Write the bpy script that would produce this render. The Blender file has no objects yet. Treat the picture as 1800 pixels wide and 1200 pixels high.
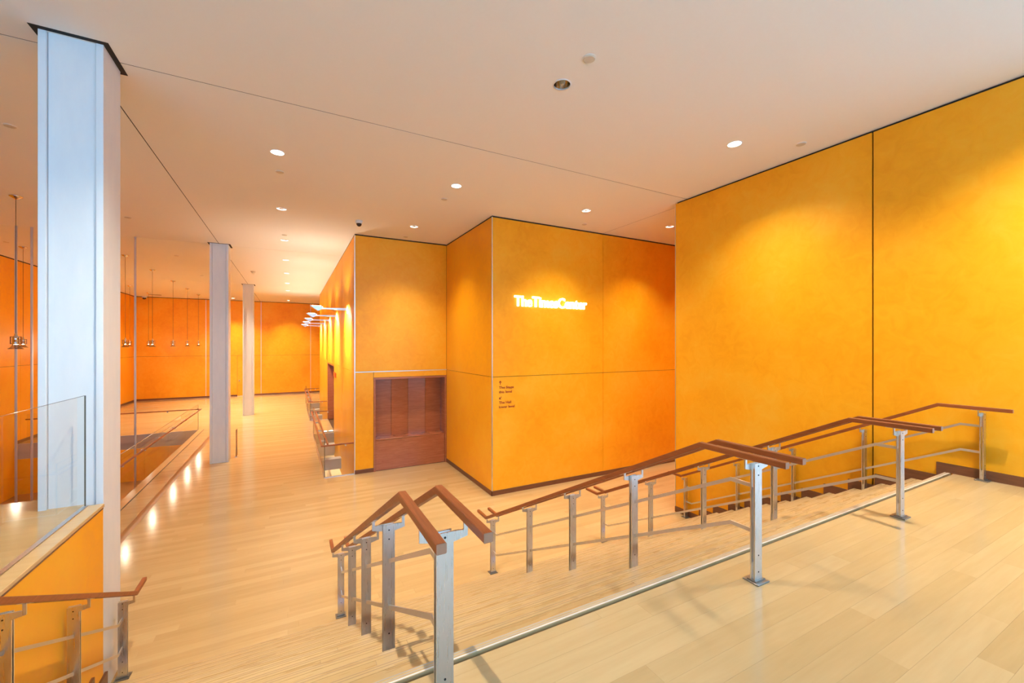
import bpy, bmesh, math, random
from mathutils import Vector, Matrix

R = random.Random(7)
S = bpy.context.scene
COL = S.collection

# ------------------------------------------------------------------ camera, world, exposure
EYE = 3.523                      # camera height above the lower floor (z = 0)
ZU = 1.94                        # upper landing
ZC = 6.523                       # ceiling
YAW = 28.017
cd = bpy.data.cameras.new('camera')
cd.sensor_width = 36.0
cd.lens = 36.0 * 729.341 / 1800.0
cd.shift_y = 5.321 / 1800.0
cd.clip_start = 0.05
cam = bpy.data.objects.new('camera', cd)
cam.location = (0, 0, EYE)
cam.rotation_euler = (math.radians(90), 0, math.radians(-YAW))
COL.objects.link(cam)
S.camera = cam

W = bpy.data.worlds.new('sky')
S.world = W
W.use_nodes = True
bg = W.node_tree.nodes['Background']
bg.inputs['Color'].default_value = (0.32, 0.63, 1.0, 1)
bg.inputs['Strength'].default_value = 3.0

vs = S.view_settings
vs.view_transform = 'Standard'
vs.look = 'None'
vs.exposure = 0.55
vs.gamma = 1.0
vs.use_curve_mapping = False
S.cycles.use_denoising = True; S.cycles.use_light_tree = False
S.cycles.max_bounces = 6
S.cycles.diffuse_bounces = 5
S.cycles.adaptive_threshold = 0.04
S.cycles.glossy_bounces = 4
S.cycles.transparent_max_bounces = 16
S.cycles.sample_clamp_indirect = 6.0
S.cycles.caustics_reflective = False

SPOT_W = 460.0                   # one recessed downlight
WARM = (1.0, 0.87, 0.66)

# ------------------------------------------------------------------ materials
def srgb(r, g, b):
    f = lambda c: c / 12.92 if c <= 0.04045 else ((c + 0.055) / 1.055) ** 2.4
    return (f(r / 255), f(g / 255), f(b / 255), 1)

MATS = {}
def mat(name, color=(.8, .8, .8, 1), rough=.5, metal=0., emit=None, estr=0., spec=.5, coat=0., coat_rough=.1):
    m = bpy.data.materials.new(name)
    m.use_nodes = True
    p = m.node_tree.nodes['Principled BSDF']
    p.inputs['Base Color'].default_value = color
    p.inputs['Roughness'].default_value = rough
    p.inputs['Metallic'].default_value = metal
    p.inputs['Specular IOR Level'].default_value = spec
    p.inputs['Coat Weight'].default_value = coat
    p.inputs['Coat Roughness'].default_value = coat_rough
    if emit:
        p.inputs['Emission Color'].default_value = emit
        p.inputs['Emission Strength'].default_value = estr
    MATS[name] = m
    return m

def nodes(m):
    nt = m.node_tree
    return nt, nt.nodes, nt.links, nt.nodes['Principled BSDF']

def noise(nt, vec, scale, detail=3., rough=.5, dist=0.):
    n = nt.nodes.new('ShaderNodeTexNoise')
    n.inputs['Scale'].default_value = scale
    n.inputs['Detail'].default_value = detail
    n.inputs['Roughness'].default_value = rough
    n.inputs['Distortion'].default_value = dist
    nt.links.new(vec, n.inputs['Vector'])
    return n.outputs['Fac']

def ramp(nt, fac, stops):
    r = nt.nodes.new('ShaderNodeValToRGB')
    e = r.color_ramp.elements
    e[0].position, e[0].color = stops[0]
    e[1].position, e[1].color = stops[-1]
    for p, c in stops[1:-1]:
        k = e.new(p); k.color = c
    nt.links.new(fac, r.inputs['Fac'])
    return r.outputs['Color']

def mapping(nt, scale):
    tc = nt.nodes.new('ShaderNodeTexCoord')
    mp = nt.nodes.new('ShaderNodeMapping')
    mp.inputs['Scale'].default_value = scale
    nt.links.new(tc.outputs['Object'], mp.inputs['Vector'])
    return mp.outputs['Vector']

def math_n(nt, op, a, b):
    n = nt.nodes.new('ShaderNodeMath'); n.operation = op
    for i, v in enumerate((a, b)):
        if isinstance(v, (int, float)): n.inputs[i].default_value = v
        else: nt.links.new(v, n.inputs[i])
    return n.outputs[0]

def bump(nt, fac, strength, dist, p):
    b = nt.nodes.new('ShaderNodeBump')
    b.inputs['Strength'].default_value = strength
    b.inputs['Distance'].default_value = dist
    nt.links.new(fac, b.inputs['Height'])
    nt.links.new(b.outputs['Normal'], p.inputs['Normal'])

# polished orange plaster
m = mat('plaster', rough=.38, spec=.35)
nt, N, L, p = nodes(m)
v = mapping(nt, (1, 1, 1))
a = noise(nt, v, .55, 1, .6, .6)
b = noise(nt, v, 4.5, 3, .65, .9)
f = math_n(nt, 'ADD', math_n(nt, 'MULTIPLY', a, .6), math_n(nt, 'MULTIPLY', b, .4))
c = ramp(nt, f, [(.33, (.86, .345, .006, 1)), (.5, (.93, .412, .012, 1)), (.67, (.95, .48, .030, 1))])
L.new(c, p.inputs['Base Color'])
L.new(math_n(nt, 'ADD', math_n(nt, 'MULTIPLY', b, .25), .26), p.inputs['Roughness'])


# pale maple boards; every board carries its own tint in the attribute "tint"
def wood_floor(name, stops, rough, sx):
    m = mat(name, rough=rough, spec=.5)
    nt, N, L, p = nodes(m)
    at = N.new('ShaderNodeAttribute'); at.attribute_name = 'tint'
    off = N.new('ShaderNodeVectorMath'); off.operation = 'ADD'
    comb = N.new('ShaderNodeCombineXYZ')
    L.new(math_n(nt, 'MULTIPLY', at.outputs['Fac'], 37.0), comb.inputs[0])
    L.new(math_n(nt, 'MULTIPLY', at.outputs['Fac'], 91.0), comb.inputs[2])
    L.new(mapping(nt, sx), off.inputs[0]); L.new(comb.outputs[0], off.inputs[1])
    g = noise(nt, off.outputs[0], 1.0, 4, .6, .4)
    g2 = noise(nt, off.outputs[0], 5.0, 3, .5, .1)
    f = math_n(nt, 'ADD', math_n(nt, 'MULTIPLY', at.outputs['Fac'], .30),
               math_n(nt, 'ADD', math_n(nt, 'MULTIPLY', g, .50), math_n(nt, 'MULTIPLY', g2, .22)))
    L.new(ramp(nt, f, stops), p.inputs['Base Color'])
    L.new(math_n(nt, 'ADD', math_n(nt, 'MULTIPLY', g2, .08), rough - .04), p.inputs['Roughness'])
    return m
wood_floor('maple', [(.22, (.46, .31, .142, 1)), (.5, (.52, .362, .175, 1)), (.80, (.585, .425, .222, 1))], .135, (.7, 9, 9))
wood_floor('maple_tread', [(.22, (.46, .31, .14, 1)), (.5, (.51, .352, .168, 1)), (.80, (.56, .40, .205, 1))], .28, (.5, 6, 6))

def wood_dark(name, c0, c1, rough, scale, coat=0.):
    m = mat(name, rough=rough, coat=coat, coat_rough=.15)
    nt, N, L, p = nodes(m)
    g = noise(nt, mapping(nt, scale), 1.0, 5, .65, 1.2)
    L.new(ramp(nt, g, [(.3, c0), (.7, c1)]), p.inputs['Base Color'])
    return m
wood_dark('rail_wood', (.21, .048, .010, 1), (.34, .088, .020, 1), .42, (40, 3, 40), 0.)
wood_dark('skirt_wood', (.14, .050, .022, 1), (.20, .075, .034, 1), .35, (3, 3, 30))
wood_dark('niche_wood', (.34, .105, .045, 1), (.47, .165, .075, 1), .26, (2.2, 2.2, 26), .4)
wood_dark('inlay_wood', (.30, .145, .05, 1), (.38, .19, .07, 1), .3, (30, 3, 30))

mat('ceiling_white', (.91, .89, .85, 1), .9, spec=.2)
m = mat('column_paint', (.74, .76, .79, 1), .5)
nt, N, L, p = nodes(m)
L.new(ramp(nt, noise(nt, mapping(nt, (3, 3, .8)), 3, 4, .6), [(.3, (.72, .75, .79, 1)), (.7, (.77, .79, .81, 1))]), p.inputs['Base Color'])
m = mat('steel', (.76, .745, .73, 1), .3, 1.)
nt, N, L, p = nodes(m)
g = noise(nt, mapping(nt, (60, 60, 1.5)), 4, 3, .6)
L.new(math_n(nt, 'ADD', math_n(nt, 'MULTIPLY', g, .14), .22), p.inputs['Roughness'])
mat('bar_steel', (.70, .65, .58, 1), .42, .85)
mat('chrome', (.72, .70, .68, 1), .12, 1.)
mat('aluminium', (.80, .79, .77, 1), .32, .9)
mat('dark_gap', (.018, .013, .010, 1), .8)
mat('plaster_core', (.10, .035, .008, 1), .8)
mat('grey_fascia', (.44, .40, .38, 1), .6)
mat('rod_metal', (.72, .66, .67, 1), .4)
mat('cap_white', (.66, .60, .50, 1), .6)
mat('edge_white', (.72, .69, .64, 1), .4)
mat('foot_steel', (.27, .25, .23, 1), .38, .9)
mat('bolt_dark', (.05, .045, .04, 1), .5, .6)
mat('black_plastic', (.015, .015, .017, 1), .15)
mat('white_plastic', (.75, .75, .75, 1), .4)
mat('lettering', (.36, .035, .004, 1), .6)
mat('sign_red', (.72, .10, .01, 1), .4)
mat('lamp_lit', (1, 1, 1, 1), .5, emit=(1, .95, .85, 1), estr=9.)
mat('bulb_lit', (1, 1, 1, 1), .5, emit=(1, .9, .72, 1), estr=28.)
mat('sign_lit', (1, 1, 1, 1), .5, emit=(1, .97, .86, 1), estr=1.8)
mat('groove_wood', (.40, .28, .17, 1), .5)
mat('end_grain', (.36, .16, .085, 1), .5)
mat('concrete', (.45, .43, .40, 1), .8)
mat('slot_floor', (.78, .66, .42, 1), .5)
mat('floor_light', (1, 1, 1, 1), .4, emit=(1, .95, .85, 1), estr=2.5)

def glass_mat(name, tint, refl):
    m = bpy.data.materials.new(name); m.use_nodes = True
    nt = m.node_tree; nt.nodes.clear()
    o = nt.nodes.new('ShaderNodeOutputMaterial')
    t = nt.nodes.new('ShaderNodeBsdfTransparent'); t.inputs['Color'].default_value = tint
    g = nt.nodes.new('ShaderNodeBsdfGlossy'); g.inputs['Roughness'].default_value = .01
    fr = nt.nodes.new('ShaderNodeFresnel'); fr.inputs['IOR'].default_value = 1.45
    mx = nt.nodes.new('ShaderNodeMixShader')
    geo = nt.nodes.new('ShaderNodeNewGeometry')
    front = math_n(nt, 'SUBTRACT', 1.0, geo.outputs['Backfacing'])
    nt.links.new(math_n(nt, 'MULTIPLY', math_n(nt, 'MULTIPLY', fr.outputs[0], refl), front), mx.inputs[0])
    nt.links.new(t.outputs[0], mx.inputs[1]); nt.links.new(g.outputs[0], mx.inputs[2])
    nt.links.new(mx.outputs[0], o.inputs[0])
    MATS[name] = m
glass_mat('glass', (.975, .98, .968, 1), .6)
glass_mat('lamp_glass', (.80, .78, .76, 1), 1.4)
mat('glass_edge', (.17, .14, .09, 1), .2)

# ------------------------------------------------------------------ mesh helpers
def new_bm(): return bmesh.new()

def bx(bm, x0, x1, y0, y1, z0, z1):
    v = [bm.verts.new(c) for c in ((x0, y0, z0), (x1, y0, z0), (x1, y1, z0), (x0, y1, z0),
                                   (x0, y0, z1), (x1, y0, z1), (x1, y1, z1), (x0, y1, z1))]
    for f in ((3, 2, 1, 0), (4, 5, 6, 7), (0, 1, 5, 4), (1, 2, 6, 5), (2, 3, 7, 6), (3, 0, 4, 7)):
        bm.faces.new([v[i] for i in f])
    return bm

def box(*a): return bx(new_bm(), *a)

def bevel_all(bm, w, seg=1):
    bmesh.ops.bevel(bm, geom=bm.edges[:], offset=w, segments=seg, affect='EDGES', profile=.5)
    return bm

def prism(bm, pts, axis, a, b):
    """extrude a 2-D outline along an axis; pts are the two other coordinates in xyz order"""
    def mk(p, t):
        if axis == 'x': return (t, p[0], p[1])
        if axis == 'y': return (p[0], t, p[1])
        return (p[0], p[1], t)
    A = [bm.verts.new(mk(p, a)) for p in pts]; B = [bm.verts.new(mk(p, b)) for p in pts]
    n = len(pts)
    bm.faces.new(A); bm.faces.new(B[::-1])
    for i in range(n):
        bm.faces.new((A[i], B[i], B[(i + 1) % n], A[(i + 1) % n]))
    bmesh.ops.recalc_face_normals(bm, faces=bm.faces[:])
    return bm

def lathe(bm, prof, seg=20, cx=0, cy=0, close=True):
    rings = []
    for r, z in prof:
        rings.append([bm.verts.new((cx + r * math.cos(2 * math.pi * k / seg), cy + r * math.sin(2 * math.pi * k / seg), z)) for k in range(seg)])
    for a, b in zip(rings, rings[1:]):
        for k in range(seg):
            bm.faces.new((a[k], a[(k + 1) % seg], b[(k + 1) % seg], b[k]))
    if close:
        bm.faces.new(rings[0][::-1]); bm.faces.new(rings[-1])
    bmesh.ops.recalc_face_normals(bm, faces=bm.faces[:])
    return bm

def sweep_yz(bm, x, pts, sec):
    """sweep a section (dx, dn) along a polyline in the y-z plane with mitred bends"""
    rings = []
    n = len(pts)
    for i, (y, z) in enumerate(pts):
        d0 = Vector((pts[i][0] - pts[i - 1][0], pts[i][1] - pts[i - 1][1])).normalized() if i else None
        d1 = Vector((pts[i + 1][0] - y, pts[i + 1][1] - z)).normalized() if i < n - 1 else None
        d0 = d0 or d1; d1 = d1 or d0
        t = (d0 + d1).normalized()
        k = 1 / max(.3, t.dot(d1))
        nv = Vector((-t.y, t.x)) * k
        rings.append([bm.verts.new((x + s[0], y + nv.x * s[1], z + nv.y * s[1])) for s in sec])
    m_ = len(sec)
    for a, b in zip(rings, rings[1:]):
        for k in range(m_):
            bm.faces.new((a[k], b[k], b[(k + 1) % m_], a[(k + 1) % m_]))
    bm.faces.new(rings[0]); bm.faces.new(rings[-1][::-1])
    bmesh.ops.recalc_face_normals(bm, faces=bm.faces[:])
    return bm

def rrect(w, h, c):
    w, h = w / 2, h / 2
    return [(-w, -h + c), (-w, h - c), (-w + c, h), (w - c, h), (w, h - c), (w, -h + c), (w - c, -h), (-w + c, -h)]

def obj(name, bm, material, parent=None, smooth=False):
    me = bpy.data.meshes.new(name)
    bm.to_mesh(me); bm.free()
    me.materials.append(MATS[material])
    if smooth:
        me.shade_smooth()
    o = bpy.data.objects.new(name, me)
    COL.objects.link(o)
    o.parent = parent
    return o

def tag(o, label, cat=None, group=None, kind=None):
    o['label'] = label
    if cat: o['category'] = cat
    if group: o['group'] = group
    if kind: o['kind'] = kind
    return o

def struct(o, label): return tag(o, label, kind='structure')

def empty(name, loc, label=None, cat=None, group=None, rz=0):
    o = bpy.data.objects.new(name, None)
    o.empty_display_size = .1
    COL.objects.link(o)
    o.location = loc
    o.rotation_euler = (0, 0, rz)
    if label: tag(o, label, cat, group)
    return o

def copy_tree(o, parent=None):
    c = o.copy(); COL.objects.link(c); c.parent = parent
    for ch in list(o.children): copy_tree(ch, c)
    return c

def tint(o, val):
    at = o.data.attributes.new('tint', 'FLOAT', 'POINT')
    at.data.foreach_set('value', [val] * len(o.data.vertices))

# ------------------------------------------------------------------ key dimensions
XW, XT, YT, XB, YR, XL = 7.181, 7.438, 8.743, 4.125, 11.946, 1.517    # walls of the orange block
YEND = 6.125; YBOX = 27.6
XLEFT, YFAR = -8.583, 33.779
XCURB, YVOID = -3.393, 21.203
YOPEN = 0.7; XOPEN = 14.0       # behind the camera the landing opens to the right
XE = -1.635                      # left edge of the stairs
YB = -4.0                        # glazed front behind the camera
YN, TREAD, NR = 2.0, 0.313, 12   # first nosing, going, risers
RISE = ZU / NR
YBOT = YN + TREAD * (NR - 1)
ZJ = EYE - .759                  # horizontal wall joint
GAP = .011

# ------------------------------------------------------------------ floors
def boards(parent, intervals, y0, y1, z, w, material, limit, length=(1.4, 3.0), th=.02, name='plank', bev=.0012):
    """rows of boards running along x; the nearest `limit` are objects, the rest one mesh"""
    lst = []
    y = y0
    while y < y1 - .01:
        ye = min(y + w, y1)
        for xa, xb in intervals((y + ye) / 2):
            x = xa - R.uniform(0, 1.2)
            while x < xb:
                xe = x + R.uniform(*length)
                if xb - xe < .35: xe = xb
                a, b_ = max(x, xa), min(xe, xb)
                if b_ - a > .02: lst.append((a, b_, y, ye))
                x = xe
        y = ye
    def vis(q):
        cx, cy = (q[0] + q[1]) / 2, (q[2] + q[3]) / 2
        a = math.radians(YAW)
        zz = cx * math.sin(a) + cy * math.cos(a); ll = cx * math.cos(a) - cy * math.sin(a)
        ok = zz > .3 and abs(ll) < zz * 1.3
        return (0 if ok else 100) + math.hypot(cx, cy)
    lst.sort(key=vis)
    g = .00025
    for (a, b_, ya, yb) in lst[:limit]:
        bm = box(a + g, b_ - g, ya + g, yb - g, z - th, z)
        o = obj(name, bm, material, parent)
        tint(o, R.random())
    if lst[limit:]:
        bm = new_bm(); tv = []
        for (a, b_, ya, yb) in lst[limit:]:
            bx(bm, a + g, b_ - g, ya + g, yb - g, z - th, z); tv += [R.random()] * 8
        o = obj('distant_planks', bm, material, parent)
        at = o.data.attributes.new('tint', 'FLOAT', 'POINT'); at.data.foreach_set('value', tv)
        o['kind'] = 'stuff'

SLOTS = [(.80, XL, 12.05, 18.10), (.80, XL, 21.40, 27.6)]
def low_iv(y):
    if y < 5.5: left = XE
    elif y < 6.0: left = -2.4
    elif y < YVOID: left = XCURB + .02
    else: left = XLEFT
    if y < YEND + .02: right = XW
    elif y < YT + .1: right = 15.0
    elif y < YR + .1: right = XB + .02
    elif y < YBOX: right = XL + .02
    else: right = 8.0
    out = [(left, right)]
    for sx0, sx1, sy0, sy1 in SLOTS:
        if sy0 < y < sy1: out = [(left, sx0)]
    return out

bm = new_bm()
bx(bm, -3.4, XW + .3, YBOT, 6.0, -.30, -.021)
bx(bm, XCURB, 15, 6.0, YT + .3, -.30, -.021)
bx(bm, XCURB, XB + .3, YT + .3, 12.05, -.30, -.021)
bx(bm, XL + .04, XB + .3, 12.05, 12.7, -.30, -.021)
bx(bm, XCURB, .80, 12.05, YVOID, -.30, -.021)
bx(bm, .80, XL + .5, 18.10, 21.40, -.30, -.021)
bx(bm, XLEFT, .80, YVOID, YFAR, -.30, -.021)
bx(bm, .80, 8, YBOX, YFAR, -.30, -.021)
floor = struct(obj('floor', bm, 'plaster_core'), 'pale maple plank floor of the lower hall')
boards(floor, low_iv, YBOT + .02, YFAR, 0, .125, 'maple', 235)

bm = box(XE - .16, XW, YB, YN - .055, ZU - .28, ZU - .021); bx(bm, XW, XOPEN, YB, YOPEN + .2, ZU - .28, ZU - .021)
fl2 = struct(obj('floor_landing', bm, 'plaster_core'), 'pale maple plank floor of the upper landing above the stairs')
boards(fl2, lambda y: [(XE, XOPEN if y < YOPEN else XW)], YB, YN - .055, ZU, .125, 'maple', 150)
bm = box(XLEFT, XE - .16, YB, 6.0, ZU - .28, ZU - .021)
fl3 = struct(obj('floor_balcony', bm, 'grey_fascia'), 'upper floor behind the glass guard beside the first column')
boards(fl3, lambda y: [(XLEFT, XE - .16)], YB, 6.0, ZU, .125, 'maple', 60)

# brown strip let into the lower floor beside the columns
obj('floor_strip', box(-2.80, -2.66, 6.1, 24.0, 0, .002), 'inlay_wood', floor)

# floor of the stairwell below, its walls
st = struct(obj('floor_stairwell', box(XLEFT, XCURB, 6.0, YVOID + .3, -2.0, -1.8), 'inlay_wood'), 'floor at the bottom of the open stairwell on the left')
bm = box(XLEFT, XCURB, YVOID, YVOID + .05, -1.8, -.55)
w = struct(obj('wall_stairwell_far', bm, 'plaster'), 'orange plaster wall below the far slab edge of the stairwell')
obj('slab_edge', box(XLEFT, XCURB, YVOID - .03, YVOID + .02, -.30, -.001), 'grey_fascia', w)
obj('slab_soffit', box(XLEFT, XCURB, YVOID + .02, YVOID + .06, -.55, -.30), 'grey_fascia', w)
struct(obj('wall_stairwell_right', box(XCURB, XCURB + .1, 6.0, YVOID, -1.8, -.021), 'plaster'), 'orange plaster wall below the near slab edge of the stairwell')
struct(obj('wall_stairwell_near', box(XLEFT, XCURB, 5.9, 6.0, -1.8, ZU - .28), 'plaster'), 'orange wall under the balcony facing the stairwell')

# ------------------------------------------------------------------ ceiling with its seams and holes
HOLES = []
DL = [  # x, y, lit, label
    (-0.19, 7.45, 1, 'lit round downlight nearest the tall near column'),
    (2.76, 7.43, 1, 'lit round downlight left of the orange corner, in front of the recess'),
    (-0.19, 10.50, 1, 'lit round downlight second from the near column along the hall'),
    (2.76, 10.49, 1, 'lit round downlight close above the wood counter recess'),
    (5.84, 7.43, 1, 'lit round downlight above the glowing white sign'),
    (8.50, 7.43, 1, 'lit round downlight half hidden at the corner of the right wall'),
    (5.86, 3.92, 1, 'lit round downlight close to the right wall above the stairs'),
    (2.763, 3.961, 0, 'unlit recessed downlight with mirror reflector in the near ceiling'),
    (-0.17, 13.61, 1, 'lit round downlight third along the hall, left of the dome camera'),
    (-0.17, 16.79, 1, 'small lit downlight fourth along the hall ceiling'),
    (-0.17, 19.90, 1, 'small lit downlight fifth along the hall ceiling'),
    (-0.17, 23.10, 1, 'small lit downlight sixth along the hall ceiling'),
    (-0.17, 26.23, 1, 'small lit downlight seventh along the hall ceiling'),
    (-0.17, 32.14, 1, 'farthest small downlight before the far orange wall'),
    (-3.32, 32.20, 1, 'small lit downlight between the second and third columns, by the far wall'),
    (5.86, 0.85, 1, 'downlight above the right end of the upper landing'),
    (-0.19, 3.95, 1, 'downlight above the left end of the stairs'),
    (2.76, 0.60, 0, 'unlit downlight above the middle of the upper landing'),
    (-3.32, 24.1, 1, 'added unseen downlight behind the second column, nearest of its row'),  # this one and the next two: unseen lamps added to brighten the far left
    (-3.32, 26.2, 1, 'added unseen downlight behind the second column, middle of its row'),
    (-3.32, 29.2, 1, 'added unseen downlight behind the second column, farthest of its row'),
    (4.5, 30.7, 1, 'downlight behind the orange block'),
    (11.5, 7.43, 1, 'downlight deep in the passage behind the right wall'),
]
HR = .098
for x, y, lit, lb in DL: HOLES.append((x, y, HR))

ceil = struct(obj('ceiling', box(XLEFT - .1, 15, YB, YFAR + .1, ZC + .24, ZC + .3), 'dark_gap'), 'flat pale plaster ceiling with thin dark joints')
def ceil_panel(x0, x1, y0, y1):
    cu = bpy.data.curves.new('ceiling_panel', 'CURVE')
    cu.dimensions = '2D'; cu.fill_mode = 'BOTH'; cu.extrude = .012
    def spl(pts):
        s = cu.splines.new('POLY'); s.points.add(len(pts) - 1); s.use_cyclic_u = True
        for q, c in zip(s.points, pts): q.co = (c[0], c[1], 0, 1)
    spl([(x0, y0), (x1, y0), (x1, y1), (x0, y1)])
    for hx, hy, r in HOLES:
        if x0 < hx < x1 and y0 < hy < y1:
            spl([(hx + r * math.cos(t * math.pi / 16), hy + r * math.sin(t * math.pi / 16)) for t in range(32)])
    t = bpy.data.objects.new('tmp', cu); COL.objects.link(t)
    bpy.context.view_layer.update()
    me = bpy.data.meshes.new_from_object(t.evaluated_get(bpy.context.evaluated_depsgraph_get()))
    bpy.data.objects.remove(t); bpy.data.curves.remove(cu)
    me.materials.clear(); me.materials.append(MATS['ceiling_white'])
    o = bpy.data.objects.new('ceiling_panel', me); COL.objects.link(o)
    o.location = (0, 0, ZC + .012); o.parent = ceil
g = .007
YS = [YB, 5.865, 15.15, 24.55, YFAR]
for i in range(4):
    ya, yb = YS[i] + g, YS[i + 1] - g
    if i: ceil_panel(XLEFT, -1.90 - g, ya, yb)
    if i == 0: ceil_panel(XLEFT, 15, ya, yb)
    elif i == 1:
        ceil_panel(-1.90 + g, 7.44 - g, ya, yb); ceil_panel(7.44 + g, 15, ya, yb)
    else: ceil_panel(-1.90 + g, 8, ya, yb)

bm = new_bm()
for y in YS[1:-1]: bx(bm, XLEFT, 15, y - g, y + g, ZC + .003, ZC + .02)
bx(bm, -1.9 - g, -1.9 + g, 5.9, YFAR, ZC + .003, ZC + .02); bx(bm, 7.44 - g, 7.44 + g, 5.9, YT, ZC + .003, ZC + .02)
obj('joint_filler', bm, 'dark_gap', ceil)

def power(x, y):
    if y > 15: return 2.4 if x < -2 else 1.9
    if x < 0 and y > 6: return .5
    if y < 1.5: return 1.3
    if x < 0: return 1.7
    if y < 5: return .85
    return 1.0
def downlight(x, y, lit, label):
    t = empty('downlight', (x, y, ZC), label, 'downlight', 'recessed ceiling downlights')
    obj('trim_ring', lathe(new_bm(), [(HR - .004, -.004), (HR + .010, -.004), (HR + .010, 0), (HR - .004, .02), (HR - .004, -.004)], 28, close=False), 'white_plastic', t, True)
    obj('reflector', lathe(new_bm(), [(HR - .003, .0), (HR - .012, .10), (.055, .17)], 28, close=False), 'chrome', t, True)
    if lit:
        obj('lamp', lathe(new_bm(), [(HR - .008, .052), (HR - .008, .056)], 24), 'lamp_lit', t)
        ld = bpy.data.lights.new('downlight_beam', 'SPOT')
        ld.energy = SPOT_W * power(x, y); ld.color = WARM; ld.spot_size = math.radians(126 if y < 6 else 104); ld.spot_blend = 1.; ld.shadow_soft_size = .03
        lo = bpy.data.objects.new('downlight_beam', ld); COL.objects.link(lo)
        lo.parent = t; lo.location = (0, 0, .045)
    else:
        obj('lamp', lathe(new_bm(), [(.012, .06), (.03, .08), (.034, .15), (.055, .17)], 16), 'chrome', t, True)
for d in DL: downlight(*d)

CAPS = [(2.763, 3.464, 'pale round sprinkler cap beside the unlit downlight'),
        (6.736, 3.451, 'pale round sprinkler cap nearest the right wall top'),
        (-0.174, 8.264, 'pale round sprinkler cap behind the first hall downlight'),
        (2.791, 8.222, 'pale round sprinkler cap left of the orange corner'),
        (2.813, 11.595, 'pale round sprinkler cap close to the recess wall top'),
        (-0.164, 12.975, 'pale round sprinkler cap in front of the third hall downlight'),
        (-3.411, 8.264, 'pale round sprinkler cap at the left edge beside the near column'),
        (-3.403, 12.909, 'pale round sprinkler cap just right of the near column'),
        (6.455, 8.294, 'pale round sprinkler cap behind the downlight above the sign'),
        (-7.357, 17.66, 'pale round sprinkler cap at the far left above the left wall'),
        (-3.421, 17.675, 'pale round sprinkler cap over the stairwell pendants'),
        (-3.426, 22.252, 'pale round sprinkler cap just left of the second column top')]
for x, y, lb in CAPS:
    t = empty('sprinkler_cap', (x, y, ZC), lb, 'sprinkler', 'sprinkler caps in the ceiling')
    obj('cap', lathe(new_bm(), [(.062, 0), (.062, -.008), (.056, -.012)], 24), 'cap_white', t)
    obj('rim', lathe(new_bm(), [(.063, -.001), (.075, -.001), (.075, -.004), (.063, -.004)], 24, close=False), 'ceiling_white', t)
t = empty('sprinkler_cap', (-1.38, 20.05, ZC), 'small brass sprinkler head between the second and third columns', 'sprinkler')
obj('cap', lathe(new_bm(), [(.09, 0), (.09, -.02), (.03, -.06), (.06, -.09)], 16), 'cap_white', t)

def dome(x, y, label, s=1.):
    t = empty('dome_camera', (x, y, ZC), label, 'camera', 'security dome cameras')
    obj('housing', lathe(new_bm(), [(.075 * s, 0), (.078 * s, -.03 * s), (.068 * s, -.062 * s)], 24), 'white_plastic', t, True)
    obj('dome', lathe(new_bm(), [(.058 * s, -.060 * s), (.055 * s, -.085 * s), (.042 * s, -.108 * s), (.022 * s, -.122 * s), (.004 * s, -.126 * s)], 20), 'black_plastic', t, True)
dome(1.451, 10.633, 'black and white dome camera at the orange block corner', 1.1)
dome(-8.05, 33.45, 'small dome camera in the far left corner', 1.6)
t = empty('ceiling_vent', (-7.25, 32.24, ZC), 'small dark slot vent by the far left corner', 'vent')
obj('vent_frame', box(-.28, .28, -.12, .12, -.012, 0), 'bolt_dark', t)
for k in range(3): obj('slat', box(-.26, .26, -.09 + k * .07, -.06 + k * .07, -.02, -.012), 'grey_fascia', t)

# ------------------------------------------------------------------ walls: dark core, proud plaster panels
TOP = ZC - .028
PT = .03
def panel_y(parent, y, x0, x1, z0, z1, s=1):
    """panel on a wall facing -y (s=1) with its face at y"""
    obj('panel', box(x0 + GAP / 2, x1 - GAP / 2, min(y, y + s * PT), max(y, y + s * PT), z0 + GAP / 2, z1 - GAP / 2), 'plaster', parent)
def panel_x(parent, x, y0, y1, z0, z1, s=1):
    obj('panel', box(min(x, x + s * PT), max(x, x + s * PT), y0 + GAP / 2, y1 - GAP / 2, z0 + GAP / 2, z1 - GAP / 2), 'plaster', parent)

# right wall
wr = struct(obj('wall_right', box(XW + PT, XW + .24, YOPEN, YEND - .02, 0, ZC + .2), 'dark_gap'), 'tall orange plaster wall along the right of the stairs')
prev = YOPEN
for yj in (2.754, YEND):
    panel_x(wr, XW, prev + .004, yj - .004, 0, TOP); prev = yj
panel_y(wr, YOPEN, XW, XOPEN, ZU, TOP)
obj('corner_trim', box(XW - .003, XW + .02, YEND, YEND + .012, 0, TOP), 'aluminium', wr)
panel_y(wr, YEND + .012, XW, XW + .24, 0, TOP, -1)

# block: front face with the sign
wf = struct(obj('wall_block_front', box(XB + PT, 15, YT + PT, YT + .2, 0, ZC + .2), 'plaster_core'), 'orange panelled wall face carrying the glowing sign')
xs = [XB + .014, XT, 10.75, 15]
for i in range(3):
    panel_y(wf, YT, xs[i], xs[i + 1], .0, ZJ); panel_y(wf, YT, xs[i], xs[i + 1], ZJ, TOP)
obj('corner_trim', box(XB - .004, XB + .014, YT - .004, YT + .014, 0, TOP), 'aluminium', wf)
ws = struct(obj('wall_block_side', box(XB + PT, XB + .2, YT + PT, YR + .7, 0, ZC + .2), 'plaster_core'), 'narrow orange return wall between the sign face and the recess')
panel_x(ws, XB, YT + .014, YR, 0, ZJ); panel_x(ws, XB, YT + .014, YR, ZJ, TOP)
NX0, NX1, NZ = 2.015, 4.118, 2.60
bm = new_bm()
bx(bm, XL + PT, NX0, YR + PT, YR + .6, 0, ZC + .2); bx(bm, NX0, XB + .2, YR + PT, YR + .6, NZ, ZC + .2)
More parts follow.
